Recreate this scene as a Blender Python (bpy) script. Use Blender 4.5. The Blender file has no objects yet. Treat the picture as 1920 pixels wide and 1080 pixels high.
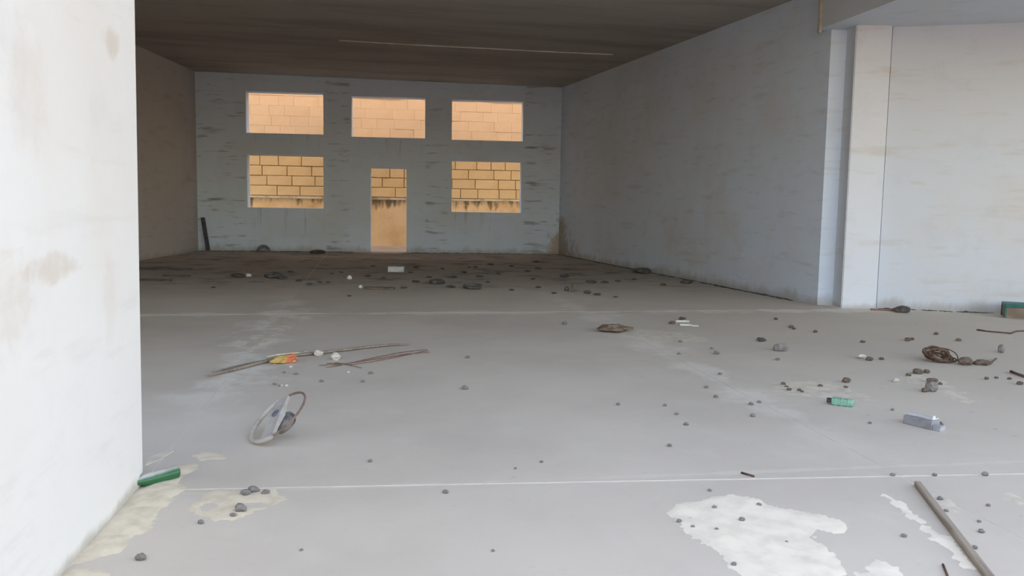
import bpy, bmesh, math, random
from mathutils import Vector, Matrix, noise as mnoise

scene = bpy.context.scene
C = scene.collection
random.seed(7)

# ---------------------------------------------------------------- camera
F = 1600.0; CAMZ = 1.5
PITCH = math.atan((540 - 379) / F); ROLL = 0.016; YAW = math.radians(-9.483)
f0 = Vector((0, math.cos(PITCH), -math.sin(PITCH))); r0 = Vector((1, 0, 0)); u0 = r0.cross(f0)
RZ = Matrix.Rotation(YAW, 3, 'Z')
CR = RZ @ (r0 * math.cos(ROLL) + u0 * math.sin(ROLL))
CU = RZ @ (u0 * math.cos(ROLL) - r0 * math.sin(ROLL))
CF = RZ @ f0
cd = bpy.data.cameras.new('camera'); cd.sensor_width = 36.0; cd.lens = F / 1920 * 36.0
cd.clip_start = 0.05; cd.clip_end = 500
cam = bpy.data.objects.new('camera', cd); C.objects.link(cam)
mw = Matrix((CR, CU, -CF)).transposed().to_4x4(); mw.translation = (0, 0, CAMZ)
cam.matrix_world = mw
scene.camera = cam

# ---------------------------------------------------------------- sky, sun, exposure
w = bpy.data.worlds.new('sky'); scene.world = w; w.use_nodes = True
nt = w.node_tree; bg = nt.nodes['Background']
sk = nt.nodes.new('ShaderNodeTexSky'); sk.sky_type = 'NISHITA'; sk.sun_disc = False
sk.sun_elevation = math.radians(37); sk.sun_rotation = math.radians(-12)
sk.dust_density = 1.8; sk.air_density = 1.0; sk.ozone_density = 1.0
wbal = nt.nodes.new('ShaderNodeMix'); wbal.data_type = 'RGBA'; wbal.blend_type = 'MULTIPLY'   # camera white balance for open shade
wbal.inputs[0].default_value = 1.0; wbal.inputs[7].default_value = (1.27, .98, .77, 1)
nt.links.new(sk.outputs[0], wbal.inputs[6]); nt.links.new(wbal.outputs[2], bg.inputs['Color'])
bg.inputs['Strength'].default_value = 0.66
sun = bpy.data.lights.new('sun', 'SUN'); sun.energy = 1.0; sun.angle = math.radians(0.6)
sun.color = (1.0, 0.78, 0.56)
so = bpy.data.objects.new('sun', sun); C.objects.link(so)
so.rotation_euler = Vector((-0.22, 1.0, 0.76)).to_track_quat('Z', 'Y').to_euler()
vs = scene.view_settings
vs.view_transform = 'Standard'; vs.look = 'None'; vs.gamma = 1.0; vs.use_curve_mapping = False
vs.exposure = 0.62
scene.cycles.max_bounces = 14; scene.cycles.diffuse_bounces = 12

# ---------------------------------------------------------------- helpers
def at(px, py, z=0.0):
    """a photo point that lies on the horizontal plane at height z"""
    d = CF + CR * ((px - 960) / F) - CU * ((py - 540) / F)
    return Vector((0, 0, CAMZ)) + d * ((z - CAMZ) / d.z)
def mpp(p):                                     # metres per pixel at a point
    return (p - Vector((0, 0, CAMZ))).dot(CF) / F
def obj(name, bm, mat, parent=None, smooth=False, loc=None):
    me = bpy.data.meshes.new(name)
    bmesh.ops.recalc_face_normals(bm, faces=bm.faces)
    bm.to_mesh(me); bm.free()
    if smooth:
        for p in me.polygons: p.use_smooth = True
    o = bpy.data.objects.new(name, me); C.objects.link(o)
    if mat: me.materials.append(mat)
    if parent: o.parent = parent
    if loc is not None: o.location = loc
    return o
def tag(o, label, cat, group=None, kind=None):
    o['label'] = label
    if cat: o['category'] = cat
    if group: o['group'] = group
    if kind: o['kind'] = kind
    return o
def struct(o, label=None):
    o['kind'] = 'structure'
    if label: o['label'] = label
    return o
def empty(name, loc, rz=0):
    o = bpy.data.objects.new(name, None); C.objects.link(o); o.empty_display_size = .05
    o.location = loc; o.rotation_euler = (0, 0, rz); return o
def prism(bm, pts, z0, z1, ztop=None):
    """vertical prism over plan polygon pts"""
    lo = [bm.verts.new((p[0], p[1], z0)) for p in pts]
    hi = [bm.verts.new((p[0], p[1], (ztop(p[0], p[1]) if ztop else z1))) for p in pts]
    n = len(pts)
    bm.faces.new(lo[::-1]); bm.faces.new(hi)
    for i in range(n): bm.faces.new((lo[i], lo[(i+1) % n], hi[(i+1) % n], hi[i]))
    return bm
def box(bm, x0, x1, y0, y1, z0, z1, mtx=None):
    vs_ = [Vector((x, y, z)) for x in (x0, x1) for y in (y0, y1) for z in (z0, z1)]
    if mtx is not None: vs_ = [mtx @ v for v in vs_]
    v = [bm.verts.new(p) for p in vs_]
    for q in ((0,1,3,2),(4,6,7,5),(0,4,5,1),(2,3,7,6),(0,2,6,4),(1,5,7,3)): bm.faces.new([v[i] for i in q])
    return v
def bevel(bm, w, seg=2):
    bmesh.ops.bevel(bm, geom=bm.edges[:], offset=w, segments=seg, profile=.5, affect='EDGES')
    return bm
def tube(bm, pts, rad, n=8, flat=1.0, closed=False):
    """tube along pts; rad a number or list; flat squashes it in height"""
    pts = [Vector(p) for p in pts]; N = len(pts); rings = []
    for i, p in enumerate(pts):
        a = pts[i-1] if (i or closed) else p
        b = pts[(i+1) % N] if (i < N-1 or closed) else p
        t = (b - a).normalized()
        s = t.cross(Vector((0, 0, 1)))
        s = s.normalized() if s.length > 1e-4 else Vector((1, 0, 0))
        q = s.cross(t)
        r = rad[i] if isinstance(rad, (list, tuple)) else rad
        rings.append([bm.verts.new(p + s * math.cos(2*math.pi*k/n) * r + q * math.sin(2*math.pi*k/n) * r * flat) for k in range(n)])
    M_ = N if closed else N-1
    for i in range(M_):
        A, B = rings[i], rings[(i+1) % N]
        for k in range(n): bm.faces.new((A[k], A[(k+1) % n], B[(k+1) % n], B[k]))
    if not closed:
        bm.faces.new(rings[0][::-1]); bm.faces.new(rings[-1])
    return bm
def lathe(bm, prof, n=24, mtx=None):
    rings = []
    for (r, z) in prof:
        ring = []
        for k in range(n):
            v = Vector((r*math.cos(2*math.pi*k/n), r*math.sin(2*math.pi*k/n), z))
            ring.append(bm.verts.new(mtx @ v if mtx is not None else v))
        rings.append(ring)
    for A, B in zip(rings, rings[1:]):
        for k in range(n): bm.faces.new((A[k], A[(k+1) % n], B[(k+1) % n], B[k]))
    bm.faces.new(rings[0][::-1]); bm.faces.new(rings[-1])
    return bm
def lump(sx, sy, sz, seed, sub=2, rough=.35, sharp=False):
    """irregular stone or crumpled lump resting on z = 0"""
    bm = bmesh.new(); bmesh.ops.create_icosphere(bm, subdivisions=sub, radius=1)
    off = Vector((seed*3.17, seed*1.3, seed*.7))
    for v in bm.verts:
        k = 1 + rough * mnoise.noise(v.co*1.3 + off) + rough*.6 * mnoise.noise(v.co*3.1 + off)
        c = v.co * k
        if sharp:
            g = .5; c = Vector((round(c.x/g)*g*.4 + c.x*.6, round(c.y/g)*g*.4 + c.y*.6, round(c.z/g)*g*.4 + c.z*.6))
        v.co = Vector((c.x*sx, c.y*sy, c.z*sz))
    z0 = min(v.co.z for v in bm.verts)
    cut = z0 + .25*sz
    for v in bm.verts: v.co.z = max(v.co.z, cut) - cut
    return bm

# ---------------------------------------------------------------- materials
class NT:
    def __init__(s, name, rough=.9):
        s.m = bpy.data.materials.new(name); s.m.use_nodes = True
        s.t = s.m.node_tree; s.b = s.t.nodes['Principled BSDF']; s.b.inputs['Roughness'].default_value = rough
        s.b.inputs['Specular IOR Level'].default_value = .25
        s.tc = s.t.nodes.new('ShaderNodeTexCoord').outputs['Object']
    def n(s, typ, **kw):
        x = s.t.nodes.new(typ)
        for k, v in kw.items(): setattr(x, k, v)
        return x
    def L(s, a, b): s.t.links.new(a, b)
    def val(s, inp, v):
        if hasattr(v, 'links') or hasattr(v, 'is_output'): s.L(v, inp)
        else: inp.default_value = v
    def math(s, op, a, b=0.0, clamp=False):
        x = s.n('ShaderNodeMath', operation=op, use_clamp=clamp); s.val(x.inputs[0], a); s.val(x.inputs[1], b); return x.outputs[0]
    def noise(s, scale, detail=4, rough=.55, stretch=(1,1,1), off=(0,0,0)):
        mp = s.n('ShaderNodeMapping'); mp.inputs['Scale'].default_value = stretch; mp.inputs['Location'].default_value = off
        s.L(s.tc, mp.inputs[0])
        x = s.n('ShaderNodeTexNoise'); x.inputs['Scale'].default_value = scale; x.inputs['Detail'].default_value = detail
        x.inputs['Roughness'].default_value = rough; s.L(mp.outputs[0], x.inputs['Vector']); return x.outputs['Fac']
    def ramp(s, fac, a, b, lo=0.0, hi=1.0):
        x = s.n('ShaderNodeMapRange', interpolation_type='SMOOTHSTEP')
        s.val(x.inputs[0], fac); x.inputs[1].default_value = a; x.inputs[2].default_value = b
        x.inputs[3].default_value = lo; x.inputs[4].default_value = hi; return x.outputs[0]
    def mix(s, fac, a, b):
        x = s.n('ShaderNodeMix', data_type='RGBA'); s.val(x.inputs[0], fac)
        for i, c in ((6, a), (7, b)):
            if isinstance(c, tuple): x.inputs[i].default_value = (*c, 1)
            else: s.L(c, x.inputs[i])
        return x.outputs[2]
    def xyz(s):
        x = s.n('ShaderNodeSeparateXYZ'); s.L(s.tc, x.inputs[0]); return x.outputs
    def bump(s, h, strength=.3, dist=.01):
        x = s.n('ShaderNodeBump'); x.inputs['Strength'].default_value = strength; x.inputs['Distance'].default_value = dist
        s.L(h, x.inputs['Height']); s.L(x.outputs[0], s.b.inputs['Normal'])
    def out(s, col): 
        if isinstance(col, tuple): s.b.inputs['Base Color'].default_value = (*col, 1)
        else: s.L(col, s.b.inputs['Base Color'])
        return s.m
def simple(name, c1, c2=None, scale=20, rough=.85, bump=0.0, lo=.4, hi=.65, stretch=(1,1,1), metal=0.0, spec=.25):
    k = NT(name, rough); k.b.inputs['Metallic'].default_value = metal; k.b.inputs['Specular IOR Level'].default_value = spec
    n = k.noise(scale, 4, .6, stretch)
    if bump: k.bump(n, bump, .004)
    return k.out(k.mix(k.ramp(n, lo, hi), c1, c2 or tuple(v*.7 for v in c1)))

def plaster(name, base=(.80,.80,.79), dust=(.60,.52,.42), dust_amt=.35, streak=(.30,.27,.23), streak_amt=.4,
            axis=None, zones=None, foot=.35, corner=None, ball=1.0, drips=(), smudges=()):
    k = NT(name, .92); X, Y, Z = k.xyz()
    big = k.noise(.45*ball, 5, .6)
    c = k.mix(k.math('MULTIPLY', k.ramp(big, .45, .72), dust_amt), base, dust)
    fine = k.noise(2.2, 5, .65)
    c = k.mix(k.math('MULTIPLY', k.ramp(fine, .5, .8), .22), c, tuple(v*.6 for v in base))
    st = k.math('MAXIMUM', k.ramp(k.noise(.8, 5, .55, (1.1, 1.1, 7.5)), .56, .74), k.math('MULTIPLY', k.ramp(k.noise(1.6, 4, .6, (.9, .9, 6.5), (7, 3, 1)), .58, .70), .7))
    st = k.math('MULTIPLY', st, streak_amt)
    if zones:
        z_ = None
        for a, b in zones:
            q = k.math('MULTIPLY', k.ramp(X, a-.05, a+.05), k.ramp(X, b-.05, b+.05, 1, 0))
            z_ = q if z_ is None else k.math('ADD', z_, q)
        st = k.math('MULTIPLY', st, k.math('MAXIMUM', z_, .12))
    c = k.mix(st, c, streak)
    dn = k.noise(3.0, 5, .65, (1, 1, .45))
    d = k.math('SUBTRACT', k.math('ADD', dn, .12), k.math('DIVIDE', Z, foot*2))
    c = k.mix(k.ramp(d, .18, .62, 0, .55), c, (.33, .29, .22))
    for y_, z_, ry, rz_, amt in smudges:         # brown hand and dust smudges
        e = k.math('ADD', k.math('POWER', k.math('DIVIDE', k.math('ABSOLUTE', k.math('SUBTRACT', Y, y_)), ry), 2.0), k.math('POWER', k.math('DIVIDE', k.math('ABSOLUTE', k.math('SUBTRACT', Z, z_)), rz_), 2.0))
        e = k.math('SUBTRACT', k.noise(5.0, 5, .65), k.math('MULTIPLY', e, .35))
        c = k.mix(k.ramp(e, .18, .52, 0, amt), c, (.58,.49,.38))
    if drips:                                    # rain runs below the openings
        dr = k.ramp(k.noise(2.4, 4, .6, (3.2, 1, .22)), .56, .72)
        for a, b, z0, z1 in drips:
            q = k.math('MULTIPLY', k.math('MULTIPLY', k.ramp(X, a, a+.15), k.ramp(X, b-.15, b, 1, 0)), k.math('MULTIPLY', k.ramp(Z, z0, z1-.05), k.ramp(Z, z1-.03, z1+.02, 1, 0)))
            c = k.mix(k.math('MULTIPLY', k.math('MULTIPLY', q, dr), .55), c, (.30,.27,.22))
    if corner:                                   # mould patch climbing a corner
        e = k.math('ABSOLUTE', k.math('SUBTRACT', X if axis != 'y' else Y, corner[0]))
        e = k.math('ADD', k.math('DIVIDE', e, corner[1]), k.math('DIVIDE', Z, corner[2]))
        e = k.math('SUBTRACT', k.noise(2.6, 6, .65), k.math('MULTIPLY', e, .55))
        c = k.mix(k.ramp(e, .16, .36, 0, .75), c, (.36, .28, .19))
    h = k.math('ADD', k.noise(9, 4, .6), k.math('MULTIPLY', k.noise(.9, 3, .5, (1, 1, 5)), 1.5))
    k.bump(h, .22, .012)
    return k.out(c)

def near_pt(px, py):                             # height and depth of a mark on the near wall
    d_ = CF + CR * ((px - 960) / F) - CU * ((py - 540) / F); t_ = -1.19 / d_.x
    return (d_.y * t_, CAMZ + d_.z * t_)
M_near = plaster('near_wall_plaster', (.80,.80,.79), (.70,.63,.53), .30, (.55,.50,.44), .18, foot=.07, smudges=[near_pt(200, 78) + (.16, .09, .5), near_pt(100, 505) + (.28, .07, .45), near_pt(55, 170) + (.2, .3, .22), near_pt(30, 560) + (.2, .2, .25), near_pt(200, 560) + (.12, .3, .12)])
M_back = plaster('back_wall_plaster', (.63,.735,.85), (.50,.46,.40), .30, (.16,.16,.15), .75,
                 zones=((-.2,1.32),(3.55,4.2),(6.35,7.05),(9.2,10.4)), foot=.22, corner=(10.2, .75, 1.7),
                 drips=((1.3,3.55,2.75,3.31), (4.2,6.4,2.45,3.27), (7.0,9.2,2.7,3.25), (1.3,3.55,.3,1.23), (7.0,9.2,.3,1.19)))
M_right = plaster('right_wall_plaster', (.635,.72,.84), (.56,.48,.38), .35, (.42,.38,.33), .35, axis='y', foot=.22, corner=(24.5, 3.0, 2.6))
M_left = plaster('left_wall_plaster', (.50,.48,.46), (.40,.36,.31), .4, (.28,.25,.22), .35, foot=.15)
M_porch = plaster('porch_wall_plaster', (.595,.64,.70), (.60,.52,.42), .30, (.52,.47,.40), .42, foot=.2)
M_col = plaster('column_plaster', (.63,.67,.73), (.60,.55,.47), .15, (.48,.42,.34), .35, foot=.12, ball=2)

def ceiling_mat():
    k = NT('ceiling_concrete', .95)
    c = k.mix(k.ramp(k.noise(.5, 5, .6, (.5, 2.5, 1)), .4, .7), (.40,.37,.33), (.31,.28,.25))
    c = k.mix(k.ramp(k.noise(2.0, 5, .65, (.6, 2, 1), (3, 1, 0)), .62, .75, 0, .5), c, (.18,.15,.13))
    k.bump(k.noise(6, 4, .6), .2, .01)
    return k.out(c)
M_ceil = ceiling_mat()

JL, JR, J1, J2, J3 = -1.18, 2.95, 4.42, 11.4, 17.5
def floor_mat():
    k = NT('dusty_concrete_floor', .9); X, Y, Z = k.xyz()
    n1 = k.noise(.55, 5, .6); n2 = k.noise(2.6, 5, .62); n3 = k.noise(16, 4, .6)
    c = k.mix(k.ramp(n1, .35, .7), (.64,.58,.50), (.565,.51,.44))
    c = k.mix(k.ramp(n2, .52, .75, 0, .30), c, (.68,.64,.56))
    c = k.mix(k.ramp(n3, .6, .8, 0, .22), c, (.36,.35,.34))
    # warmer sandy side towards the porch wall
    c = k.mix(k.ramp(k.math('ADD', X, k.math('MULTIPLY', n1, 2.0)), 2.8, 6.5, 0, .55), c, (.54,.48,.40))
    spk = k.ramp(k.noise(11, 3, .6, (1, 1, 1), (9, 4, 0)), .66, .72)
    c = k.mix(k.math('MULTIPLY', k.math('MULTIPLY', spk, k.ramp(k.noise(.7, 4, .6, (1, 1, 1), (2, 8, 0)), .42, .60)), k.ramp(X, 1.5, 4.5, .12, .55)), c, (.25,.21,.17))
    # pale dust swept along the joints
    nn = k.noise(1.7, 6, .7); pale = (.78,.735,.66)
    for (co, pos, wd, amt, lim) in ((X, JL, .62, .95, (6.8, 13.0)), (X, JR, .50, .50, (5.5, 14.)), (Y, J2, .45, .70, None), (Y, J1, .06, .3, None)):
        e = k.math('DIVIDE', k.math('ABSOLUTE', k.math('SUBTRACT', co, pos)), wd)
        e = k.math('SUBTRACT', nn, k.math('MULTIPLY', e, .3))
        fac = k.ramp(e, .34, .54, 0, amt)
        if lim:
            fac = k.math('MULTIPLY', fac, k.math('MULTIPLY', k.ramp(Y, lim[0]-1.5, lim[0]+1), k.ramp(Y, lim[1]-2, lim[1]+2, 1, 0)))
        c = k.mix(fac, c, pale)
    # dark dirt trodden into the rear bay
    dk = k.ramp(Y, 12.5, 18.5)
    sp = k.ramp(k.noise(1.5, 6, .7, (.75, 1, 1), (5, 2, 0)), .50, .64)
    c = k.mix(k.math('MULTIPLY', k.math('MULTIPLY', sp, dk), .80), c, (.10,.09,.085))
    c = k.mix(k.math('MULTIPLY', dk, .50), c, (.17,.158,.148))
    k.bump(k.math('ADD', n3, k.math('MULTIPLY', n2, 2)), .15, .006)
    return k.out(c)
M_floor = floor_mat()
M_joint = simple('pale_joint_sand', (.78,.74,.66), (.70,.65,.57), 6)
M_ground = simple('sandy_ground', (.42,.35,.27), (.34,.28,.215), .8)

def stone_mat(name, a, b, dark=.0):
    k = NT(name, .9); X, Y, Z = k.xyz()
    oi = k.n('ShaderNodeObjectInfo').outputs['Random']
    c = k.mix(k.ramp(k.noise(1.2, 5, .6), .35, .7), a, b)
    c = k.mix(k.math('MULTIPLY', oi, .30), c, tuple(v*.80 for v in a))
    k.bump(k.noise(7, 5, .65), .35, .015)
    if dark:
        c = k.mix(k.ramp(k.noise(1.5, 6, .7, (1, 1, .7), (2, 0, 4)), .56, .74, 0, dark), c, (.20,.14,.08))
    return k.out(c)
M_stone_lo = stone_mat('ochre_limestone', (.66,.49,.265), (.58,.41,.205), .55)
M_stone_hi = stone_mat('pale_limestone', (.70,.54,.36), (.64,.485,.31), .15)
M_mortar = simple('stone_wall_mortar', (.60,.44,.26), (.50,.35,.20), 3)
def plinth_mat():
    k = NT('stained_plinth_render', .92); X, Y, Z = k.xyz()
    c = k.mix(k.ramp(k.noise(.9, 5, .6), .35, .68), (.74,.55,.33), (.62,.42,.21))
    c = k.mix(k.ramp(k.noise(1.4, 5, .65, (1, 1, 1), (4, 0, 2)), .55, .72, 0, .6), c, (.42,.24,.09))
    drip = k.math('ADD', k.noise(1.7, 5, .7, (1.6, 1, .35)), k.math('MULTIPLY', k.ramp(Z, .75, 1.55), .30))
    c = k.mix(k.ramp(drip, .72, .86, 0, .85), c, (.10,.08,.05))
    k.bump(k.noise(5, 5, .65), .3, .015)
    return k.out(c)
M_plinth = plinth_mat()
M_ledge = simple('grey_ledge', (.62,.54,.42), (.30,.25,.18), 2.2, lo=.45, hi=.7)

# ---------------------------------------------------------------- the shell
BL = Vector((-4.77, 25.121)); BR = Vector((5.461, 24.507)); BLEN = (BR - BL).length
def zc(x, y): return 4.885 - .0135 * x
# floor: base with pale sand in the joints, then cast slabs as pieces
bm = bmesh.new(); prism(bm, [(-8.2, -3), (13, -3), (13, 13.5), (6.9, 13.5), (6.2, 25.6), (-8.2, 25.6)], -.12, -.0018)
floor = struct(obj('floor', bm, M_joint), 'dusty grey concrete floor cast in large slabs')
xs = [-8.2, JL, JR, 13]; 
def j1(x): return 4.425 - .060 * x
ysf = [lambda x: -3.0, j1, lambda x: J2 + .02*x, lambda x: J3 + .05*x, lambda x: 25.6]
gy = [0, .011, .005, .004, 0]; gx = [0, .004, .004, 0]
for i in range(3):
    for j in range(4):
        xa = xs[i] + gx[i]; xb = xs[i+1] - gx[i+1]
        if i == 2 and j >= 2: xb = 6.9 if j == 2 else 6.4
        if i == 2 and j == 1: pass
        bm = bmesh.new(); N = 1
        pts = [(xa, ysf[j](xa)+gy[j]), (xb, ysf[j](xb)+gy[j]), (xb, ysf[j+1](xb)-gy[j+1]), (xa, ysf[j+1](xa)-gy[j+1])]
        prism(bm, pts, -.1, 0.0)
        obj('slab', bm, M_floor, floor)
# ceiling
bm = bmesh.new()
CP = [(-7.6, 4.62), (-1.4, 4.62), (-1.4, 5.0), (6.62, 5.0), (6.62, 12.3), (6.9, 12.3), (5.7, 25.0), (-5.0, 25.6), (-7.6, 25.6)]
lo = [bm.verts.new((x, y, zc(x, y))) for x, y in CP]; hi = [bm.verts.new((x, y, 5.5)) for x, y in CP]
bm.faces.new(lo[::-1]); bm.faces.new(hi)
for i in range(len(CP)): bm.faces.new((lo[i], lo[(i+1) % len(CP)], hi[(i+1) % len(CP)], hi[i]))
ceil = struct(obj('ceiling', bm, M_ceil), 'dark bare concrete ceiling slab over the hall')
bm = bmesh.new()                               # thin pale casting ridge across the ceiling
rg = [at(px_, py_, 4.86) for px_, py_ in ((635, 78), (760, 84), (900, 89), (1060, 95), (1150, 97.5))]
tube(bm, [(p_.x, p_.y, zc(p_.x, p_.y) - .004) for p_ in rg], .022, 6, .8)
obj('casting_ridge', bm, simple('ridge_mortar', (.70,.66,.60), (.46,.42,.37), 1.5), ceil)

# back wall with openings, in its own frame: local x along the wall
def wall_holes(L, H, T, holes, zt=None):
    xsb = sorted({0, L} | {h[0] for h in holes} | {h[1] for h in holes})
    zsb = sorted({0, H} | {h[2] for h in holes} | {h[3] for h in holes})
    def hole(i, j):
        if not (0 <= i < len(xsb)-1 and 0 <= j < len(zsb)-1): return None
        cx = (xsb[i]+xsb[i+1])/2; cz = (zsb[j]+zsb[j+1])/2
        return any(h[0] < cx < h[1] and h[2] < cz < h[3] for h in holes)
    bm = bmesh.new(); V = {}
    def v(i, k, j):
        if (i, k, j) not in V: V[i, k, j] = bm.verts.new((xsb[i], k*T, zsb[j]))
        return V[i, k, j]
    for i in range(len(xsb)-1):
        for j in range(len(zsb)-1):
            if hole(i, j): continue
            bm.faces.new((v(i,0,j), v(i+1,0,j), v(i+1,0,j+1), v(i,0,j+1)))
            bm.faces.new((v(i,1,j), v(i,1,j+1), v(i+1,1,j+1), v(i+1,1,j)))
            if hole(i-1, j) is not False: bm.faces.new((v(i,0,j), v(i,0,j+1), v(i,1,j+1), v(i,1,j)))
            if hole(i+1, j) is not False: bm.faces.new((v(i+1,0,j), v(i+1,1,j), v(i+1,1,j+1), v(i+1,0,j+1)))
            if hole(i, j-1) is not False: bm.faces.new((v(i,0,j), v(i,1,j), v(i+1,1,j), v(i+1,0,j)))
            if hole(i, j+1) is not False: bm.faces.new((v(i,0,j+1), v(i+1,0,j+1), v(i+1,1,j+1), v(i,1,j+1)))
    return bm
OFF = .35
holes = [(1.36,3.48,3.31,4.45), (4.26,6.33,3.27,4.40), (7.09,9.14,3.25,4.38),
         (1.36,3.47,1.235,2.715), (4.79,5.81,-.0,2.405), (7.10,9.12,1.19,2.655)]
bm = wall_holes(BLEN + 2*OFF, 5.3, .42, [(a+OFF, b+OFF, c, d) for a, b, c, d in holes])
for v in bm.verts: v.co.x -= OFF
wb = struct(obj('wall_back', bm, M_back), 'blue-grey plastered rear wall with five window holes and a doorway')
wb.location = (BL.x, BL.y, 0); wb.rotation_euler = (0, 0, math.atan2(BR.y-BL.y, BR.x-BL.x))
# hall side walls
d = Vector((-4.77+5.324, 25.121-21.194)).normalized()
LW = [(-4.77, 25.121), (-5.324, 21.194), (-5.75, 18.0), (-6.3, 12), (-7.0, 4.62)]
bm = bmesh.new(); prism(bm, LW + [(x-.3, y) for x, y in LW[::-1]], -.05, 5.3)
struct(obj('wall_left', bm, M_left), 'dim brownish plastered left wall of the hall')
A = Vector((5.461, 24.507)); B = Vector((6.80, 12.12)); 
bm = bmesh.new(); prism(bm, [A, B, B + Vector((.26, -.04)), B + Vector((.26, .25)), A + Vector((.3, .06))], -.05, 5.3)
struct(obj('wall_right', bm, M_right), 'long grey plastered right wall of the hall')
# near wall beside the camera and the closed front behind it
bm = bmesh.new(); prism(bm, [(-1.178, 4.62), (-1.43, 4.62), (-1.43, 1.3), (-1.265, 1.3)], -.05, 6.2)
bmesh.ops.bevel(bm, geom=[e for e in bm.edges if abs(e.verts[0].co.z-e.verts[1].co.z) > 1 and e.verts[0].co.y > 4], offset=.012, segments=3, affect='EDGES', profile=.5)
for v in bm.verts: v.co.x += max(0, v.co.z)*.010
struct(obj('wall_near', bm, M_near), 'bright white plastered wall end at the left edge, close to the camera')
bm = bmesh.new(); box(bm, -7.6, -1.43, 4.37, 4.62, 3.4, 6.2); box(bm, -7.6, -6.6, 4.37, 4.62, -.05, 3.4)
struct(obj('wall_front', bm, M_near), 'plastered front wall closing the hall behind the near wall')
# column, porch wall, porch beam
ca = Vector((6.979, 11.746)); cb = Vector((7.503, 11.663)); cn = Vector((.157, .988))
bm = bmesh.new(); prism(bm, [ca, cb, cb + cn*.46, ca + cn*.46], -.05, 4.19)
bmesh.ops.bevel(bm, geom=[e for e in bm.edges if abs(e.verts[0].co.z-e.verts[1].co.z) > 1], offset=.012, segments=2, affect='EDGES')
col = struct(obj('column', bm, M_col), 'white plastered square column at the corner of the porch')
bm = bmesh.new(); e1 = (cb-ca).normalized()
prism(bm, [ca - e1*.09 - cn*.02, cb + e1*.02 - cn*.02, cb + e1*.02 + cn*.2, ca - e1*.09 + cn*.2], 4.185, 4.215)
obj('capital', bm, simple('capital_plaster', (.78,.75,.68), (.62,.57,.5), 5), col)
pw0 = Vector((7.553, 11.735)); pdir = (Vector((9.319, 10.854)) - Vector((7.503, 11.663))).normalized()
pn = Vector((-pdir.y, pdir.x)); pw1 = pw0 + pdir*5.2
bm = bmesh.new(); prism(bm, [pw0, pw1, pw1 + pn*.25, pw0 + pn*.25], -.05, 5.3)
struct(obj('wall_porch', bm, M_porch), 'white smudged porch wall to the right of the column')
bm = bmesh.new(); prism(bm, [cb + Vector((.0, .2)), cb + Vector((.16, .14)), cb + Vector((.2, .5)), cb + Vector((.0, .5))], -.05, 5.3)
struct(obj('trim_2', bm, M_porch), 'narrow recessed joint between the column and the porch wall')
bm = bmesh.new(); prism(bm, [(6.62, 12.13), (6.62, 2.0), (13, 2.0), (13, 12.6), (7.2, 12.6)], 4.14, 5.5, )
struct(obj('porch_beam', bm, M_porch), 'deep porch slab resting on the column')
bm = bmesh.new(); box(bm, 6.575, 6.615, 12.07, 12.13, 4.08, 5.0)
struct(obj('trim_1', bm, simple('pale_batten', (.52,.48,.40), (.42,.38,.31), 6)), 'pale vertical batten at the end of the porch beam')

bm = bmesh.new(); prism(bm, [(-9, 4.62), (-1.4, 4.62), (-1.4, 5.0), (6.62, 5.0), (6.62, 2.0), (14, 2.0), (14, 25.5), (-9, 25.5)], 5.5, 10.4)
struct(obj('sun_blocker_mass', bm, M_near), 'unseen plastered mass added above the hall to keep sun off the floor')  # added unseen mass; its shadow keeps the sun off the front floor
# ---------------------------------------------------------------- yard behind: ground and ashlar wall
bm = bmesh.new(); prism(bm, [(-14, 25.0), (14, 25.0), (14, 33), (-14, 33)], -.3, -.013)
struct(obj('ground_yard', bm, M_ground), 'sandy ground of the rear yard')
bm = bmesh.new(); prism(bm, [(-60, -80), (60, -80), (60, -3), (-60, -3)], -.4, -.05)
struct(obj('ground_front', bm, M_ground), 'sandy ground in front of the hall')
bm = bmesh.new(); box(bm, -60, 60, -32, -30, -.3, 3.4)
struct(obj('low_sky_blocker', bm, M_ground), 'unseen earth coloured wall added out front to cut off the low sky')  # added unseen blocker, hides the lowest band of sky from the hall
YS = 28.6; PZ = 1.59
bm = bmesh.new(); box(bm, -10, 10, YS+.05, YS+.5, -.05, 8.6)
sw = struct(obj('wall_yard', bm, M_mortar), 'ochre limestone block wall across the rear yard')
bm = bmesh.new(); box(bm, -10, 10, YS-.10, YS+.06, -.05, PZ-.06)
obj('plinth', bm, M_plinth, sw)
bm = bmesh.new()
x = -10.0; rr = random.Random(3)
while x < 10:
    l = rr.uniform(.8, 2.2); box(bm, x, min(10, x+l-.01), YS-.14-rr.uniform(0, .03), YS+.05, PZ-.06-rr.uniform(0, .03), PZ-rr.uniform(0, .015)); x += l
obj('ledge', bm, M_ledge, sw)
CH = .318; block_mesh = {}
rr = random.Random(11)
for c in range(12):
    z0 = PZ + c*CH
    g = .020 if c < 6 else .003
    x = -9.6 - rr.uniform(0, .8)
    while x < 9.4:
        l = rr.choice((.58, .72, .72, .78, .86, .48))
        key = (l, c >= 6, rr.randrange(2))
        if key not in block_mesh:
            b_ = bmesh.new(); box(b_, g/2, l-g/2, -.03, .10, g/2, CH-g/2); bevel(b_,   .012 if c < 6 else .002, 1)
            me = bpy.data.meshes.new('stone_block'); bmesh.ops.recalc_face_normals(b_, faces=b_.faces); b_.to_mesh(me); b_.free()
            me.materials.append(M_stone_hi if c >= 6 else M_stone_lo); block_mesh[key] = me
        o = bpy.data.objects.new('stone_block', block_mesh[key]); C.objects.link(o); o.parent = sw
        o.location = (x, YS + rr.uniform(-.012, .012), z0); x += l

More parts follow.
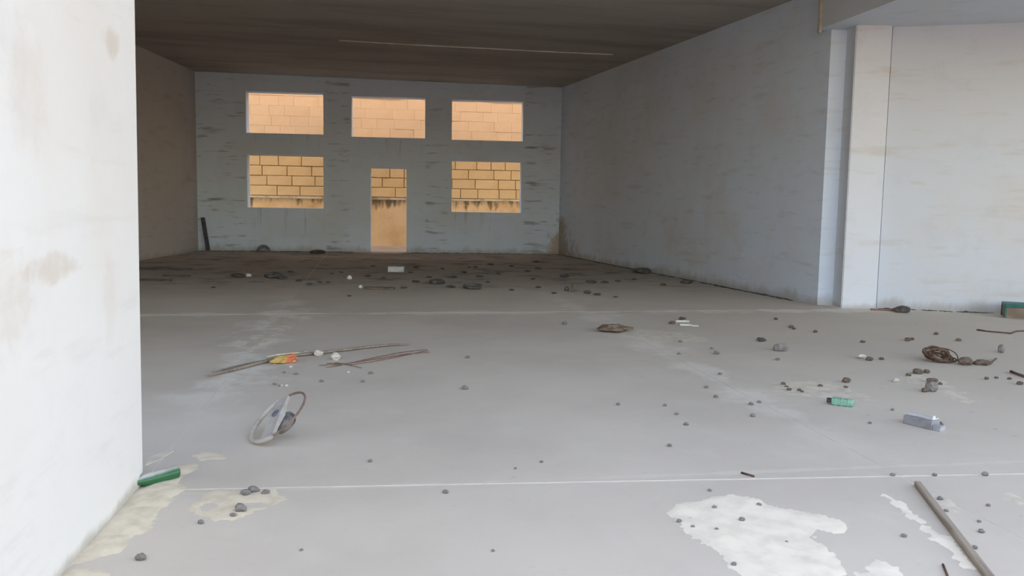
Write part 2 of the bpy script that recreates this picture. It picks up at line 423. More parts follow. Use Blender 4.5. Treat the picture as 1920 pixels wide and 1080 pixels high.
# ---------------------------------------------------------------- sand lying on the floor
M_sand_w = simple('white_sand', (.88,.81,.68), (.78,.71,.59), 7, bump=.5)
M_sand_y = simple('yellow_sand', (.76,.68,.53), (.66,.58,.45), 9, bump=.5)
M_sand_d = simple('dusty_sand', (.68,.62,.52), (.58,.52,.43), 8, bump=.5)
M_soil = simple('dark_soil', (.13,.115,.10), (.06,.055,.05), 5, bump=.5)
def patch(name, px, mat, label, cat, h=.006, cell=.022, ragged=.03, seed=1, world=False, holes=0.0):
    P = [(Vector(p) if world else at(*p)) for p in px]; P = [(p.x, p.y) for p in P]
    x0 = min(p[0] for p in P)-.05; x1 = max(p[0] for p in P)+.05; y0 = min(p[1] for p in P)-.05; y1 = max(p[1] for p in P)+.05
    def sd(x, y):
        ins = False; dm = 9; n = len(P)
        for i in range(n):
            ax, ay = P[i]; bx_, by_ = P[(i+1) % n]
            if (ay > y) != (by_ > y) and x < (bx_-ax)*(y-ay)/(by_-ay)+ax: ins = not ins
            ex, ey = bx_-ax, by_-ay; t = max(0, min(1, ((x-ax)*ex+(y-ay)*ey)/(ex*ex+ey*ey+1e-9)))
            dm = min(dm, math.hypot(x-ax-t*ex, y-ay-t*ey))
        return dm if ins else -dm
    nx = int((x1-x0)/cell)+1; ny = int((y1-y0)/cell)+1
    bm = bmesh.new(); V = {}
    Z = {}
    for i in range(nx+1):
        for j in range(ny+1):
            x = x0+i*cell + cell*.45*mnoise.noise(Vector((i*1.7, j*2.3, seed))); y = y0+j*cell + cell*.45*mnoise.noise(Vector((i*2.9, j*1.1, seed+9)))
            q = sd(x, y) + ragged*mnoise.noise(Vector((x*9, y*9, seed))) + ragged*.7*mnoise.noise(Vector((x*24, y*24, seed+3)))
            if holes: q = min(q, .05*(mnoise.noise(Vector((x*7, y*7, seed+5)))+ .55 - holes))
            Z[i, j] = (x, y, q)
    for i in range(nx):
        for j in range(ny):
            ks = [(i, j), (i+1, j), (i+1, j+1), (i, j+1)]
            if max(Z[k][2] for k in ks) <= 0: continue
            f_ = []
            for k in ks:
                if k not in V:
                    x, y, q = Z[k]; t = max(0, min(1, q/.05))
                    z = -.0008 if q <= 0 else .001 + h*t*(.65+.5*mnoise.noise(Vector((x*14, y*14, seed+1))))
                    V[k] = bm.verts.new((x, y, z))
                f_.append(V[k])
            bm.faces.new(f_)
    c = Vector((sum(p[0] for p in P)/len(P), sum(p[1] for p in P)/len(P), 0))
    for v in bm.verts: v.co -= c
    for f_ in bm.faces:
        f_.normal_update()
        if f_.normal.z < 0: f_.normal_flip()
    me = bpy.data.meshes.new(name); bm.to_mesh(me); bm.free(); me.materials.append(mat)
    for p in me.polygons: p.use_smooth = True
    o = bpy.data.objects.new(name, me); C.objects.link(o); o.location = c
    return tag(o, label, cat, kind='stuff')
def Z6(l): return [(1200+a/2.667, 860+b/2.667) for a, b in l]
def Z3(l): return [(a/3.4286, 800+b/3.4286) for a, b in l]
def Z4(l): return [(1380+a/3.556, 580+b/3.556) for a, b in l]
patch('sand_patch', Z6([(145,265),(185,230),(380,200),(450,180),(560,200),(650,235),(760,260),(900,280),(1000,310),(1030,345),(1000,375),(900,375),(840,395),(900,430),(960,480),(985,530),(1010,590),(1060,700),(700,700),(560,600),(470,545),(430,500),(380,450),(300,410),(230,370),(190,320)]),
      M_sand_w, 'large spill of white sand on the floor at the lower right', 'sand', .008, .02, .03, 2, holes=.02)
patch('sand_patch', Z6([(1090,590),(1130,545),(1190,520),(1290,540),(1330,590),(1340,680),(1130,680)]), M_sand_w,
      'white sand spill at the bottom edge between the large spill and the pole', 'sand', .006, .02, .04, 4)
patch('sand_patch', Z6([(1205,180),(1240,178),(1330,240),(1400,300),(1460,345),(1540,390),(1600,450),(1650,540),(1620,545),(1560,480),(1500,425),(1430,360),(1370,310),(1290,245)]), M_sand_w,
      'thin streak of pale sand running beside the wooden pole', 'sand', .005, .018, .03, 5)
patch('sand_patch', Z6([(1490,215),(1540,205),(1600,250),(1590,275),(1530,265)]), M_sand_d, 'small dusty sand spot right of the wooden pole', 'sand', .005, .018, .03, 6)
patch('sand_patch', Z6([(1790,165),(1850,165),(1910,200),(1930,225),(1870,225),(1830,195)]), M_sand_d, 'dusty sand spot at the right edge near the front joint', 'sand', .005, .018, .03, 7)
patch('sand_patch', Z3([(925,350),(985,320),(1090,275),(1165,240),(1235,235),(1250,260),(1190,320),(1130,360),(1180,405),(1140,450),(1050,520),(960,640),(860,710),(780,790),(690,825),(600,850),(520,880),(430,905),(400,880),(520,770),(640,650),(760,540),(860,440)]),
      M_sand_y, 'long yellowish sand drift along the foot of the near white wall', 'sand', .012, .02, .03, 8)
patch('sand_patch', Z3([(400,950),(480,915),(600,920),(690,935),(680,990),(600,1080),(330,1080)]), M_sand_y, 'yellowish sand heap at the bottom left corner by the near wall', 'sand', .01, .02, .03, 9)
patch('sand_patch', Z3([(1230,520),(1330,430),(1430,405),(1560,400),(1700,410),(1840,420),(1840,460),(1760,510),(1650,540),(1570,560),(1520,600),(1380,600),(1290,570)]),
      M_sand_y, 'oval yellowish sand patch with grey chips below the front joint', 'sand', .008, .018, .04, 10, holes=.08)
patch('sand_patch', Z3([(1225,185),(1300,165),(1430,180),(1440,205),(1300,218)]), M_sand_y, 'small pale sand sliver right of the green bottle', 'sand', .006, .018, .02, 11)
patch('sand_patch', Z4([(240,500),(330,475),(520,475),(640,480),(740,530),(880,580),(930,612),(700,595),(560,590),(400,575),(270,550)]), M_sand_d,
      'flat dusty sand patch behind the green plastic bottle', 'sand', .007, .03, .06, 12, holes=.05)
patch('sand_patch', Z4([(1120,440),(1230,425),(1300,460),(1400,490),(1500,560),(1600,612),(1560,625),(1440,590),(1340,560),(1200,500)]), M_sand_d,
      'dusty sand drift around the grey rubble on the right', 'sand', .006, .03, .08, 13, holes=.05)
patch('sand_patch', [(1130,612),(1200,617),(1290,625),(1330,640),(1250,640),(1170,628)], M_sand_d, 'dusty sand trail beside the brown rag', 'sand', .005, .04, .08, 14, holes=.08)
patch('sand_patch', [(480,632),(505,612),(525,598),(545,600),(530,615),(505,632),(480,648),(455,660),(450,652)], M_sand_d, 'pale dust drift on the left floor joint', 'sand', .005, .035, .08, 15, holes=.1)
# dark soil gathered at the foot of the walls
def soilline(pts, wd, seed):
    L_ = [Vector(p) for p in pts]; q = []
    left = []; right = []
    for i in range(len(L_)-1):
        n_ = max(2, int((L_[i+1]-L_[i]).length/.4))
        for k in range(n_):
            p = L_[i].lerp(L_[i+1], k/n_); dd = (L_[i+1]-L_[i]).normalized(); nn_ = Vector((dd.y, -dd.x))
            left.append(p); right.append(p + nn_*wd*(.5+.9*abs(mnoise.noise(Vector((p.x*1.3, p.y*1.3, seed))))))
    poly = [(p.x, p.y, 0) for p in left + right[::-1]]
    o = patch('dirt_band', poly, M_soil, 'line of dark dirt swept against the wall', None, .02, .05, .05, seed, world=True); o.parent = floor
soilline([(-4.7, 25.10), (-.05, 24.83)], .16, 21)
soilline([(1.1, 24.76), (5.4, 24.5)], .10, 22)
soilline([(5.45, 24.4), (6.78, 12.3)], .10, 23)
soilline([(7.6, 11.66), (9.4, 10.86)], .09, 24)

# ---------------------------------------------------------------- larger things on the floor
# steering wheel lying tilted on its boss
M_rim = simple('dusty_rim', (.46,.43,.385), (.30,.27,.24), 9, .85, .2, .45, .7)
M_core = simple('rusty_rim_core', (.25,.175,.135), (.17,.12,.10), 14, .85)
M_pad = simple('dusty_hub_pad', (.44,.42,.40), (.36,.345,.33), 9, .8, .2)
M_black = simple('dirty_black_plastic', (.045,.045,.045), (.12,.12,.115), 14, .7)
M_badge = simple('blue_grey_badge', (.12,.13,.18), (.20,.21,.26), 60, .5)
base = at(477, 832)
sw_c = at(522, 787, .125)
right = Vector((CR.x, CR.y, 0)).normalized(); away = Vector((-right.y, right.x, 0))
swt = empty('steering_wheel', (0, 0, 0))
tag(swt, 'dusty car steering wheel lying tilted on the floor', 'steering wheel')
TILT = math.radians(33)
ex = right*math.cos(TILT) + Vector((0, 0, math.sin(TILT)))
ez = ex.cross(away)                            # wheel normal, up and left
Rw = Matrix((ex, away, ez)).transposed().to_4x4(); 
# lean it a little towards the camera
Rw = Matrix.Rotation(math.radians(23), 4, right) @ Rw
RAD = .205
bm = bmesh.new(); n = 56
tube(bm, [(RAD*math.cos(2*math.pi*k/n), RAD*math.sin(2*math.pi*k/n), 0) for k in range(n)], .0075, 8, 1.0, True)
rimc = obj('rim_core', bm, M_core, swt, True)
bm = bmesh.new()                               # padded grip left on the lower half only
GA = [math.radians(99 + 178*k/30) for k in range(31)]
tube(bm, [(RAD*math.cos(t), RAD*math.sin(t), 0) for t in GA], [.010] + [.0165]*29 + [.010], 10, .9)
rim = obj('rim', bm, M_rim, swt, True)
bm = bmesh.new()                               # wide pad with two broad spokes
out = [(-.078,-.186),(-.066,-.11),(-.064,0),(-.066,.11),(-.078,.186),(.028,.200),(.026,.12),(.046,0),(.026,-.12),(.028,-.200)]
lo_ = [bm.verts.new((x, y, -.012)) for x, y in out]; hi_ = [bm.verts.new((x, y, .012 + (.016 if abs(y) < .05 else 0))) for x, y in out]
bm.faces.new(lo_[::-1]); bm.faces.new(hi_)
for i in range(len(out)): bm.faces.new((lo_[i], lo_[(i+1) % len(out)], hi_[(i+1) % len(out)], hi_[i]))
bmesh.ops.triangulate(bm, faces=[f_ for f_ in bm.faces if len(f_.verts) > 4])
pad = obj('hub_pad', bm, M_pad, swt)
bm = bmesh.new()
tube(bm, [(.022*math.cos(2*math.pi*k/20), .026*math.sin(2*math.pi*k/20), .031) for k in range(20)], .0035, 6, 1, True)
tube(bm, [(-.012, -.010, .031), (0, .012, .031), (.012, -.010, .031)], .003, 6)
badge = obj('badge', bm, M_badge, pad)
bm = bmesh.new(); lathe(bm, [(.045, -.012), (.076, -.036), (.082, -.062), (.068, -.086), (.03, -.092)], 24)
boss = obj('boss', bm, simple('dusty_black_boss', (.20,.20,.195), (.05,.05,.05), 11, .8), swt, True)
swt.matrix_world = Matrix.Translation(sw_c) @ Rw
bpy.context.view_layer.update()
zmin = min((o.matrix_world @ v.co).z for o in (rim, rimc, boss) for v in o.data.vertices)
swt.matrix_world = Matrix.Translation(Vector((0, 0, -zmin))) @ swt.matrix_world

# green bottle half behind the near wall
def dusty(name, c, dust=(.62,.60,.57), amt=.8, rough=.3, trans=0.0):
    k = NT(name, rough); k.b.inputs['Specular IOR Level'].default_value = .5
    g = k.n('ShaderNodeNewGeometry'); s_ = k.n('ShaderNodeSeparateXYZ'); k.L(g.outputs['Normal'], s_.inputs[0])
    fac = k.math('MULTIPLY', k.ramp(k.math('ADD', s_.outputs[2], k.math('MULTIPLY', k.noise(12, 4, .6), .6)), .75, 1.35), amt)
    k.b.inputs['Transmission Weight'].default_value = trans
    return k.out(k.mix(fac, c, dust))
p = at(333, 884, .034); q = at(262, 903, .034); dv = (q-p).normalized()
bt = empty('glass_bottle', (p.x, p.y, 0)); tag(bt, 'dusty green glass bottle lying at the end of the near white wall', 'bottle')
m = Matrix.Translation(Vector((0, 0, .034))) @ dv.to_track_quat('Z', 'Y').to_matrix().to_4x4()
bm = bmesh.new(); lathe(bm, [(.018,.008),(.028,0),(.033,.004),(.034,.012),(.034,.165),(.031,.185),(.020,.215),(.0145,.235),(.0135,.275)], 28, m)
obj('glass_body', bm, dusty('green_glass', (.025,.125,.05), amt=.9), bt, True)
bm = bmesh.new(); lathe(bm, [(.0155,.268),(.0165,.272),(.0165,.288),(.014,.292)], 20, m); obj('bottle_lip', bm, dusty('green_glass_lip', (.03,.2,.07)), bt, True)

# long curved palm rib
M_palm = simple('weathered_palm_rib', (.29,.245,.20), (.19,.155,.125), 30, .9, .3, stretch=(1,1,1))
pp = [(386,705),(410,699),(440,692),(480,681),(520,672),(560,665),(600,661),(650,655),(700,649),(735,646),(768,645)]
P = [at(x, y, .02) for x, y in pp]
o_ = P[4].copy(); o_.z = 0
tb = empty('palm_rib', o_); tag(tb, 'long curved dry palm rib lying across the floor behind the steering wheel', 'palm rib')
bm = bmesh.new(); tube(bm, [v-o_ for v in P], [.008,.017,.023,.024,.024,.022,.021,.021,.020,.016,.010], 8, .62); obj('midrib', bm, M_palm, tb, True)
bm = bmesh.new(); tube(bm, [at(x, y, .02)-o_ for x, y in [(398,697),(430,690),(460,683),(492,676)]], [.006,.011,.011,.006], 6, .7); obj('loose_fibre', bm, M_palm, tb, True)
bm = bmesh.new(); tube(bm, [at(x, y, .03)-o_ for x, y in [(500,669),(525,664),(553,662),(575,659)]], [.012,.03,.03,.012], 6, .35)
obj('pale_sheath', bm, simple('pale_sheath', (.62,.58,.44), (.48,.45,.33), 20), tb, True)
# thin twigs
M_twig = simple('brown_twig', (.24,.15,.11), (.15,.09,.07), 25, .9)
for pts_, lab in (([(598,685),(640,683),(700,674),(760,664),(806,660)], 'lowest long thin twig below the curved palm rib'),
                  ([(612,681),(650,682),(700,671),(750,661),(800,655)], 'topmost long thin twig below the curved palm rib'),
                  ([(655,684),(700,678),(745,669),(803,657)], 'middle thin twig crossing the other twigs'),
                  ([(628,680),(655,684),(678,690)], 'short twig end crossing the left end of the long twigs'),
                  ([(612,689),(625,687),(642,684)], 'shortest twig piece at the left end of the twigs')):
    P = [at(x, y, .006) for x, y in pts_]; o_ = P[0].copy(); o_.z = 0
    bm = bmesh.new(); tube(bm, [v-o_ for v in P], [.003] + [.0048]*(len(P)-2) + [.003], 6)
    tag(obj('twig', bm, M_twig, None, True, o_), lab, 'twig', 'twigs by the palm rib')
# crumpled snack packet
p = at(536, 681)
pk = empty('snack_packet', p, 0); tag(pk, 'crumpled orange and yellow snack packet in front of the palm rib', 'packet')
bm = lump(.105, .045, .045, 5, 3, .55, True)
m = Matrix.Rotation(.35, 4, 'Z')
for v in bm.verts: v.co = m @ v.co
k = NT('orange_yellow_foil', .5); X, Y, Z = k.xyz()
cc = k.mix(k.ramp(k.math('ADD', X, k.math('MULTIPLY', k.noise(14, 3, .6), .05)), .01, .06), (.44,.30,.10), (.52,.17,.075))
cc = k.mix(k.ramp(k.noise(22, 3, .6), .58, .68, 0, .6), cc, (.55,.45,.33))
obj('wrapper', bm, k.out(cc), pk)
bm = bmesh.new(); box(bm, -.12, -.095, -.03, .02, .004, .008, Matrix.Rotation(.35, 4, 'Z')); obj('torn_edge', bm, simple('foil_edge', (.45,.36,.35), None, 30, .5), pk)

# grey metal junction box
p = at(1718, 800); qd = (at(1752, 806)-at(1694, 792)).normalized()
rz = math.atan2(qd.y, qd.x)
gb = empty('metal_box', p, rz); tag(gb, 'small grey metal box with a pale lid lying on the right floor', 'box')
M_gm = simple('dull_grey_metal', (.28,.285,.30), (.21,.21,.22), 12, .6, .1)
bm = bmesh.new(); box(bm, -.10, .11, 0, .10, 0, .062); bevel(bm, .005); obj('case', bm, M_gm, gb)
bm = bmesh.new(); box(bm, -.102, .10, .03, .102, .062, .070); bevel(bm, .002, 1); lid = obj('lid', bm, simple('pale_lid', (.60,.60,.59), (.45,.45,.45), 14, .6), gb)
bm = bmesh.new(); lathe(bm, [(.012,.07),(.012,.086),(.008,.09)], 12, Matrix.Translation(Vector((.09,.05,0)))); obj('lid_knob', bm, simple('white_knob', (.8,.8,.78)), lid)
bm = bmesh.new(); box(bm, .11, .165, .01, .075, 0, .035); bevel(bm, .004); obj('end_flange', bm, simple('light_grey_metal', (.40,.41,.43), (.32,.33,.34), 14, .6), gb)
# green plastic bottle, squarish, dark cap
p = at(1577, 762); qd = (at(1598, 762)-at(1556, 757)).normalized()
pb = empty('plastic_bottle', p, math.atan2(qd.y, qd.x)); tag(pb, 'small pale green plastic bottle lying on its side, dark cap left', 'bottle')
M_gp = simple('pale_green_plastic', (.21,.42,.31), (.17,.34,.25), 18, .45, spec=.5)
bm = bmesh.new(); box(bm, -.075, .085, 0, .06, .002, .056); bevel(bm, .012, 3); bd = obj('body', bm, M_gp, pb, True)
for x in (-.045, .0, .045):
    bm = bmesh.new(); box(bm, x-.005, x+.005, -.002, .062, .0, .0585); bevel(bm, .003, 1); obj('rib', bm, M_gp, bd)
bm = bmesh.new(); lathe(bm, [(.018,-.108),(.02,-.104),(.02,-.078),(.018,-.07)], 18, Matrix.Translation(Vector((0,.03,.03))) @ Matrix.Rotation(math.pi/2, 4, 'Y')); obj('cap', bm, M_black, pb, True)
# rusty coil of wire
M_rust = simple('rusty_wire', (.16,.10,.065), (.085,.055,.04), 18, .9, .3)
p = at(1770, 680); rr = random.Random(5)
cw = empty('wire_coil', p); tag(cw, 'tangled coil of rusty brown wire on the right floor', 'wire')
for s in range(16):
    bm = bmesh.new(); R_ = rr.uniform(.085, .150); n = 30; tx = rr.uniform(.15, .75); az = rr.uniform(-.5, .5); ph = rr.uniform(0, 6)
    m = Matrix.Rotation(az, 4, 'Z') @ Matrix.Rotation(tx, 4, 'X')
    c = Vector((rr.uniform(-.03,.03), rr.uniform(.05,.12), 0))
    pts_ = [m @ Vector((R_*math.cos(2*math.pi*k/n), R_*.85*math.sin(2*math.pi*k/n), .008*math.sin(4*math.pi*k/n+ph))) for k in range(n)]
    zm = min(v.z for v in pts_); lift = .006 + rr.uniform(0, .02)
    tube(bm, [v + c + Vector((0, 0, lift - zm)) for v in pts_], .0062, 6, 1, True)
    obj('loop', bm, M_rust, cw, True)
# loose tail of wire and rag bits to the right of the coil
for pts_, lab, r_ in (([(1798,676),(1815,680),(1835,682),(1858,681),(1868,672)], 'bent rusty wire end trailing right of the coil', .008),
                  ([(1832,618),(1850,621),(1875,623),(1895,625),(1905,621),(1925,620)], 'thin dark wire lying below the green edged box', .009),
                  ([(1895,696),(1905,700),(1925,707)], 'dark stick end at the right edge below the coil', .012),
                  ([(1390,886),(1400,889),(1414,893)], 'tiny dark twig on the front floor joint', .006),
                  ([(1768,1058),(1775,1075),(1782,1095)], 'short dark twig left of the wooden pole at the bottom edge', .005)):
    P = [at(x, y, r_) for x, y in pts_]; o_ = P[0].copy(); o_.z = 0
    bm = bmesh.new(); tube(bm, [v-o_ for v in P], r_, 6); tag(obj('wire_piece' if 'wire' in lab else 'twig', bm, M_rust, None, True, o_), lab, 'wire' if 'wire' in lab else 'twig')
# wooden pole in the lower right
a = at(1720, 906, .016); b = at(1893, 1130, .016); dv = (b-a); L_ = dv.length; o_ = Vector((a.x, a.y, 0))
bm = bmesh.new(); box(bm, 0, L_, -.017, .017, 0, .030); bevel(bm, .006, 2)
wp = tag(obj('wooden_pole', bm, simple('weathered_grey_wood', (.36,.31,.25), (.25,.21,.17), 9, .9, .3, stretch=(.3,6,6)), None, False, o_), 'weathered wooden pole lying at the lower right', 'pole')
wp.rotation_euler = (0, 0, math.atan2(dv.y, dv.x))
# green edged box at the right edge
p = at(1876, 590)
gx_ = empty('edged_box', p, math.radians(-32)); tag(gx_, 'brown box with a dark green metal edge against the porch wall', 'box')
M_cb = simple('brown_board', (.26,.21,.155), (.20,.16,.12), 7, .9)
M_te = simple('dark_teal_metal', (.012,.105,.095), (.02,.15,.135), 9, .5, spec=.4)
bm = bmesh.new(); box(bm, .012, .62, -.38, -.01, 0, .150); obj('side_panel', bm, M_cb, gx_)
bm = bmesh.new(); box(bm, 0, .64, -.40, .0, .150, .195); bevel(bm, .006, 1); obj('rim', bm, M_te, gx_)
for (x, y) in ((0, -.02), (.62, -.02), (0, -.40), (.62, -.40)):
    bm = bmesh.new(); box(bm, x, x+.02, y, y+.02, 0, .152); obj('corner_post', bm, M_te, gx_)
# brown rag
p = at(1153, 622)
tag(obj('rag', lump(.17, .13, .045, 8, 3, .5), simple('brown_rag', (.22,.17,.125), (.13,.10,.075), 14, .95, .4), None, True, p), 'brown dusty rag heaped on the floor in the middle right', 'rag')
# small leaning plank, half tyre, blocks at the rear
a = at(386, 468); b = Vector((-4.66, 25.06, 0))
bm = bmesh.new(); vv = Vector((-.16, .15, .95)); 
m = Matrix.Translation(Vector((0, 0, .01))) @ vv.to_track_quat('Z', 'Y').to_matrix().to_4x4()
box(bm, -.06, .06, -.02, .02, .02, .95, m); bevel(bm, .006, 1)
tag(obj('plank', bm, simple('dark_plank', (.06,.065,.075), (.10,.10,.11), 8), None, False, Vector((-4.45, 24.82, 0))), 'dark plank leaning in the rear left corner', 'plank')
p = Vector((at(495, 472).x, 24.66, 0))
bm = bmesh.new(); tube(bm, [(.15*math.cos(math.pi*k/12), 0, .165*math.sin(math.pi*k/12)) for k in range(13)], .045, 10, 1)
for v in bm.verts: v.co.z = max(v.co.z, 0)
tag(obj('tyre_piece', bm, simple('old_rubber', (.13,.13,.135), (.22,.22,.22), 10), None, True, p), 'arched piece of old tyre at the foot of the rear wall', 'tyre')
# ---------------------------------------------------------------- rubble, chips and litter
M_grey = simple('grey_stone', (.24,.225,.21), (.16,.15,.14), 12, .95, .4)
M_pale = simple('pale_stone', (.60,.56,.50), (.48,.45,.40), 12, .95, .4)
M_dark = simple('dark_stone', (.12,.11,.10), (.075,.07,.065), 12, .95, .4)
M_brn = simple('brown_clod', (.17,.13,.10), (.11,.085,.065), 12, .95, .4)
M_blk = simple('concrete_block', (.55,.57,.58), (.44,.45,.46), 12, .9)
M_paper = simple('white_paper', (.70,.68,.64), (.58,.56,.53), 20, .8)
sd_ = [100]
def stone(px, py, w_, h_, mat, name, label, cat, group=None, dep=.8, sharp=True, sub=2):
    """w_ and h_ are its size in the photo; py is where it touches the floor"""
    p = at(px, py); k = mpp(p); sd_[0] += 1
    sx = w_*k/2; sz = max(h_*k*.62, .004)
    bm = lump(sx, sx*dep, sz, sd_[0], sub, .35, sharp)
    o = obj(name, bm, mat, None, False, p + Vector((0, sx*dep*.8, 0))); o.rotation_euler.z = YAW
    return tag(o, label, cat, group)
stone(597, 669, 18, 11, M_pale, 'plaster_lump', 'white plaster lump touching the curved palm rib', 'rubble')
stone(629, 676, 17, 13, M_pale, 'plaster_lump', 'rounded white lump between the palm rib and the twigs', 'rubble')
stone(1467, 659, 26, 14, M_grey, 'rock', 'grey rock on the open floor left of the wire coil', 'rock')
stone(1430, 641, 18, 7, M_dark, 'rock', 'flat dark chip behind the grey rock', 'rock')
stone(1618, 673, 17, 8, M_pale, 'plaster_lump', 'cream plaster lump halfway between the grey rock and the wire coil', 'rubble')
stone(1682, 717, 12, 7, M_pale, 'plaster_lump', 'small pinkish plaster lump left of the grey rubble', 'rubble')
stone(1752, 736, 24, 17, M_grey, 'rock', 'largest grey rubble lump above the metal box', 'rock')
stone(1736, 736, 12, 8, M_brn, 'rock', 'brown clod touching the left of the grey rubble lump', 'rock')
stone(1752, 718, 20, 7, M_brn, 'rock', 'flat brown chip behind the grey rubble lump', 'rock')
stone(1765, 802, 11, 9, M_dark, 'rock', 'dark pebble at the right end of the metal box', 'rock')
stone(1816, 686, 28, 13, M_brn, 'clod', 'brown clod right of the wire coil', 'clod')
stone(1850, 686, 34, 9, M_brn, 'clod', 'flat brown clod at the end of the trailing wire', 'clod')
stone(1880, 662, 12, 14, M_grey, 'rock', 'upright grey chip right of the wire coil', 'rock')
stone(1698, 587, 34, 11, M_dark, 'rag', 'black rag at the foot of the porch wall', 'rag', sharp=False)
stone(1206, 513, 38, 10, M_dark, 'clod', 'black clod at the foot of the long right wall', 'clod')
stone(1290, 532, 22, 6, M_dark, 'clod', 'dark green black clod at the foot of the right wall', 'clod')
stone(888, 543, 36, 10, M_dark, 'clod', 'dark brown clod in the rear middle of the floor', 'clod')
stone(820, 533, 30, 9, M_dark, 'clod', 'blackish clod left of the dark brown clod', 'clod')
stone(655, 524, 9, 7, M_paper, 'paper_scrap', 'white paper scrap on the rear floor left of the block', 'paper')
stone(676, 541, 7, 6, M_paper, 'paper_scrap', 'tiny white paper scrap at the end of the dark board', 'paper')
stone(464, 519, 14, 6, M_paper, 'paper_scrap', 'grey white scrap among dark litter on the rear left floor', 'paper')
stone(446, 520, 30, 6, M_dark, 'litter', 'dark litter heap beside the grey white scrap', 'litter')
stone(512, 522, 34, 10, M_dark, 'litter', 'dark spiky litter heap on the rear left floor', 'litter')
stone(530, 524, 22, 5, M_dark, 'litter', 'flat dark litter right of the spiky heap', 'litter')
stone(595, 476, 28, 7, M_dark, 'clod', 'low black clod at the rear wall below the left window', 'clod')
stone(1063, 546, 10, 8, M_dark, 'tin', 'black tin on the rear right floor', 'litter')
stone(1078, 547, 12, 13, M_brn, 'litter', 'brown upright scrap beside the black tin', 'litter')
stone(1102, 551, 14, 6, M_dark, 'litter', 'dark chip right of the brown upright scrap', 'litter')
stone(1121, 554, 15, 4, M_dark, 'litter', 'flat dark chip right of the other chips', 'litter')
stone(1281, 600, 14, 5, M_dark, 'litter', 'dark chip above the white paper strips', 'litter')
stone(1262, 608, 12, 5, M_brn, 'litter', 'brown chip left of the white paper strips', 'litter')
def slabby(px, py, w_, h_, dpt, mat, name, label, cat, rz=0.0, bev=.006):
    p = at(px, py); k = mpp(p); a_ = w_*k/2
    bm = bmesh.new(); box(bm, -a_, a_, 0, dpt, 0, max(h_*k, .006)); bevel(bm, min(bev, h_*k*.3), 1)
    o = obj(name, bm, mat, None, False, p); o.rotation_euler.z = YAW + rz
    return tag(o, label, cat)
slabby(742, 510, 30, 10, .22, M_blk, 'concrete_block', 'pale grey concrete block on the rear floor near the doorway', 'block', .05)
slabby(710, 543, 58, 4, .12, M_brn, 'board', 'dark brown board lying on the rear floor', 'board', -.03)
slabby(1280, 604, 26, 3, .05, M_paper, 'paper_strip', 'upper white paper strip on the floor behind the rag', 'paper', .05)
slabby(1286, 611, 22, 3, .05, M_paper, 'paper_strip', 'lower white paper strip on the floor behind the rag', 'paper', -.1)
slabby(1303, 612, 13, 2, .05, M_paper, 'paper_strip', 'short white paper strip right of the longer strips', 'paper', -.2)
slabby(308, 506, 100, 3, .10, M_dark, 'board', 'long dark board on the rear left floor', 'board', -.02)
slabby(330, 519, 50, 3, .08, M_dark, 'board', 'short dark board in front of the long dark board', 'board', .03)
slabby(290, 527, 60, 3, .08, M_dark, 'board', 'dark board nearest the near wall on the left floor', 'board', 0)
P = [at(*q_) for q_ in ((273, 873), (300, 862), (326, 846), (312, 845), (285, 856), (273, 863))]; c_ = sum(P, Vector())/6
bm = bmesh.new(); prism(bm, [p_-c_ for p_ in P], 0, .004); tag(obj('plaster_shard', bm, M_sand_d, None, False, c_), 'flat pale plaster shard behind the green bottle', 'rubble')
stone(262, 1052, 22, 12, M_grey, 'plaster_lump', 'single greyish lump on the floor near the bottom left', 'rubble', None, .8, False)
slabby(1660, 583, 50, 3, .06, simple('red_brown_board', (.30,.17,.12), (.2,.12,.09), 6), 'board', 'red brown strip of wood at the foot of the porch wall', 'board', -.15)
# chips on the oval sand patch
for (x, y, w_, h_, lab) in ((460,930,20,10,'upper left grey chip on the oval sand patch'), (475,925,22,10,'upper middle grey chip on the oval sand patch'),
                            (498,928,16,8,'right grey chip on the oval sand patch'), (450,962,24,14,'largest grey chip at the lower rim of the oval sand patch'),
                            (437,970,14,6,'small flat chip at the lower rim of the oval sand patch'), (376,983,12,6,'lone grey pebble below the oval sand patch')):
    stone(x, y, w_, h_, M_grey, 'stone_chip', lab, 'stone')
# scattered pebbles
def scatter(pts_, mat, label, group):
    W = ('leftmost', 'second', 'third', 'fourth', 'fifth', 'sixth', 'seventh', 'eighth', 'ninth', 'tenth', 'eleventh', 'twelfth', 'thirteenth', 'fourteenth', 'fifteenth')
    for i, (x, y, s) in enumerate(sorted(pts_)):
        lab = W[i] + (' ' if i == 0 else ' from left, ') + label
        stone(x, y, s, s*(.24 if mat is M_dark else .5), mat, 'pebble', lab, 'pebble', group, .9, mat is not M_dark, 2)
scatter([(877,672,10),(872,731,13),(694,867,9),(967,880,6),(1016,868,7),(836,926,12),(1257,838,9),(925,1035,7),(565,1033,7),(1160,760,8)], M_grey,
        'small grey pebble on the open floor between the two long joints', 'pebbles on the middle floor')
scatter([(603,717,9),(515,722,8),(525,725,7),(695,702,9),(681,717,8),(555,703,8),(533,700,7)], M_grey, 'small grey pebble between the steering wheel and the twigs', 'pebbles behind the steering wheel')
scatter([(528,725,7),(537,725,7),(545,690,8),(653,700,7)], M_pale, 'tiny white pebble between the steering wheel and the palm rib', 'white pebbles behind the steering wheel')
scatter([(1275,665,8),(1277,642,8),(1336,655,7),(1345,665,12),(1326,728,9),(1344,746,9),(1248,762,8),(1270,778,8),(1288,798,10),(1410,760,10),(1413,782,10),(1425,756,8),(1460,676,9),(1352,703,8),(1060,609,11)], M_grey,
        'small grey chip scattered on the floor left of the dusty sand patch', 'chips left of the sand patch')
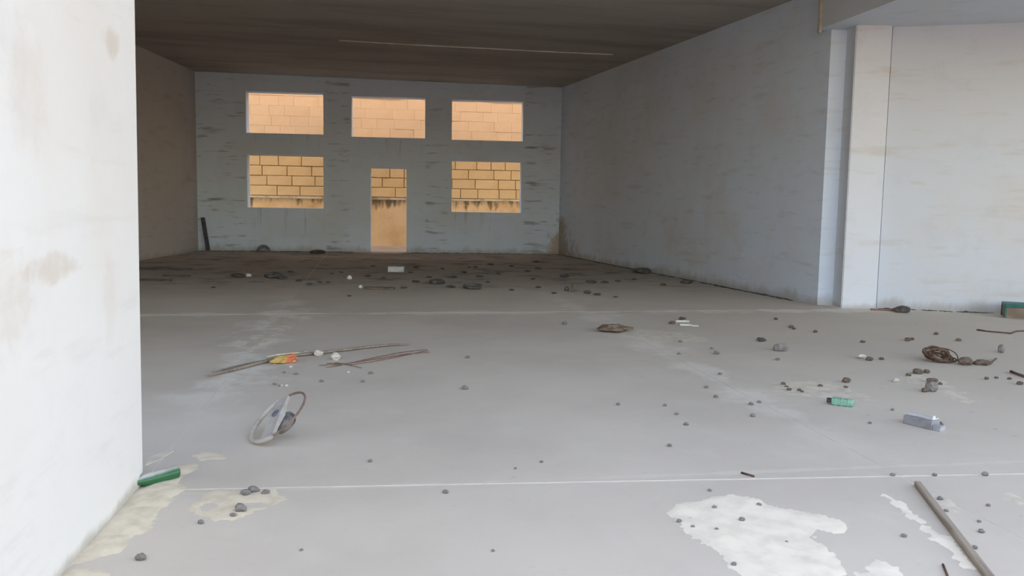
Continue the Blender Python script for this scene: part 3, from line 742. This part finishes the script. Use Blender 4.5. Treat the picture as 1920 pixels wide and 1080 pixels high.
scatter([(1476,727,8),(1481,733,10),(1500,733,8),(1505,736,7),(1470,722,9),(1590,718,16),(1588,728,8),(1540,726,9)], M_brn, 'small brown chip on the dusty sand patch behind the green plastic bottle', 'chips on the dusty sand patch')
scatter([(1633,677,14),(1655,675,9),(1705,640,12),(1712,638,9),(1800,640,10),(1757,628,8),(1531,624,9),(1485,615,10),(1490,618,8),(1620,643,9),(1456,600,8)], M_brn, 'small brown chip on the floor between the column and the wire coil', 'chips in front of the column')
scatter([(1725,702,18),(1740,700,12),(1706,706,10),(1765,722,9),(1852,712,9),(1895,712,8),(1915,722,12),(1870,710,7)], M_brn, 'small brown chip on the floor below the wire coil', 'chips below the coil')
scatter([(1633,795,7),(1675,770,7),(1676,893,9),(1755,893,9),(1850,893,12),(1765,938,11),(1776,960,9),(1843,1000,12),(1838,980,8),(1697,1008,11),(1830,1030,11),(1855,950,8)], M_grey, 'small grey pebble on the floor around the wooden pole', 'pebbles by the pole')
scatter([(1341,954,10),(1425,950,10),(1275,980,10),(1393,978,12),(1300,990,8),(1345,995,8),(1476,1018,6),(1378,1062,12),(1332,922,8)], M_grey, 'small grey chip lying on the large white sand spill', 'chips on the white sand')
CL = sorted([(640,512,10),(622,514,8),(700,500,9),(780,503,12),(770,512,10),(830,505,10),(880,502,8),(892,502,9),(920,497,12),(935,515,12),(960,500,10),(900,520,14),(990,510,12),(1005,492,12),(1010,505,14),(780,530,16),(757,541,12),(760,540,9),(845,540,18),(870,512,12),(1010,540,12),(1040,551,12),(960,545,10),(600,530,10),(560,528,14),(580,534,12),(400,540,9),(545,511,12),(615,530,9),(1060,520,20),(1110,531,20),(1135,531,16),(1160,528,10),(1245,535,12),(1155,558,9),(1190,525,10),(1000,524,10),(915,530,10),(850,521,14),(805,521,12),(720,522,9),(690,519,12),(655,556,9)])
for lo_x, hi_x, where in ((0, 700, 'rear floor left of the concrete block'), (700, 835, 'rear floor in front of the doorway'), (835, 950, 'rear floor by the dark brown clod'),
                          (950, 1050, 'rear floor left of the black tin'), (1050, 1400, 'rear floor right of the black tin')):
    scatter([c_ for c_ in CL if lo_x <= c_[0] < hi_x], M_dark, 'dark dirt clod on the ' + where, 'dirt clods on the rear floor')
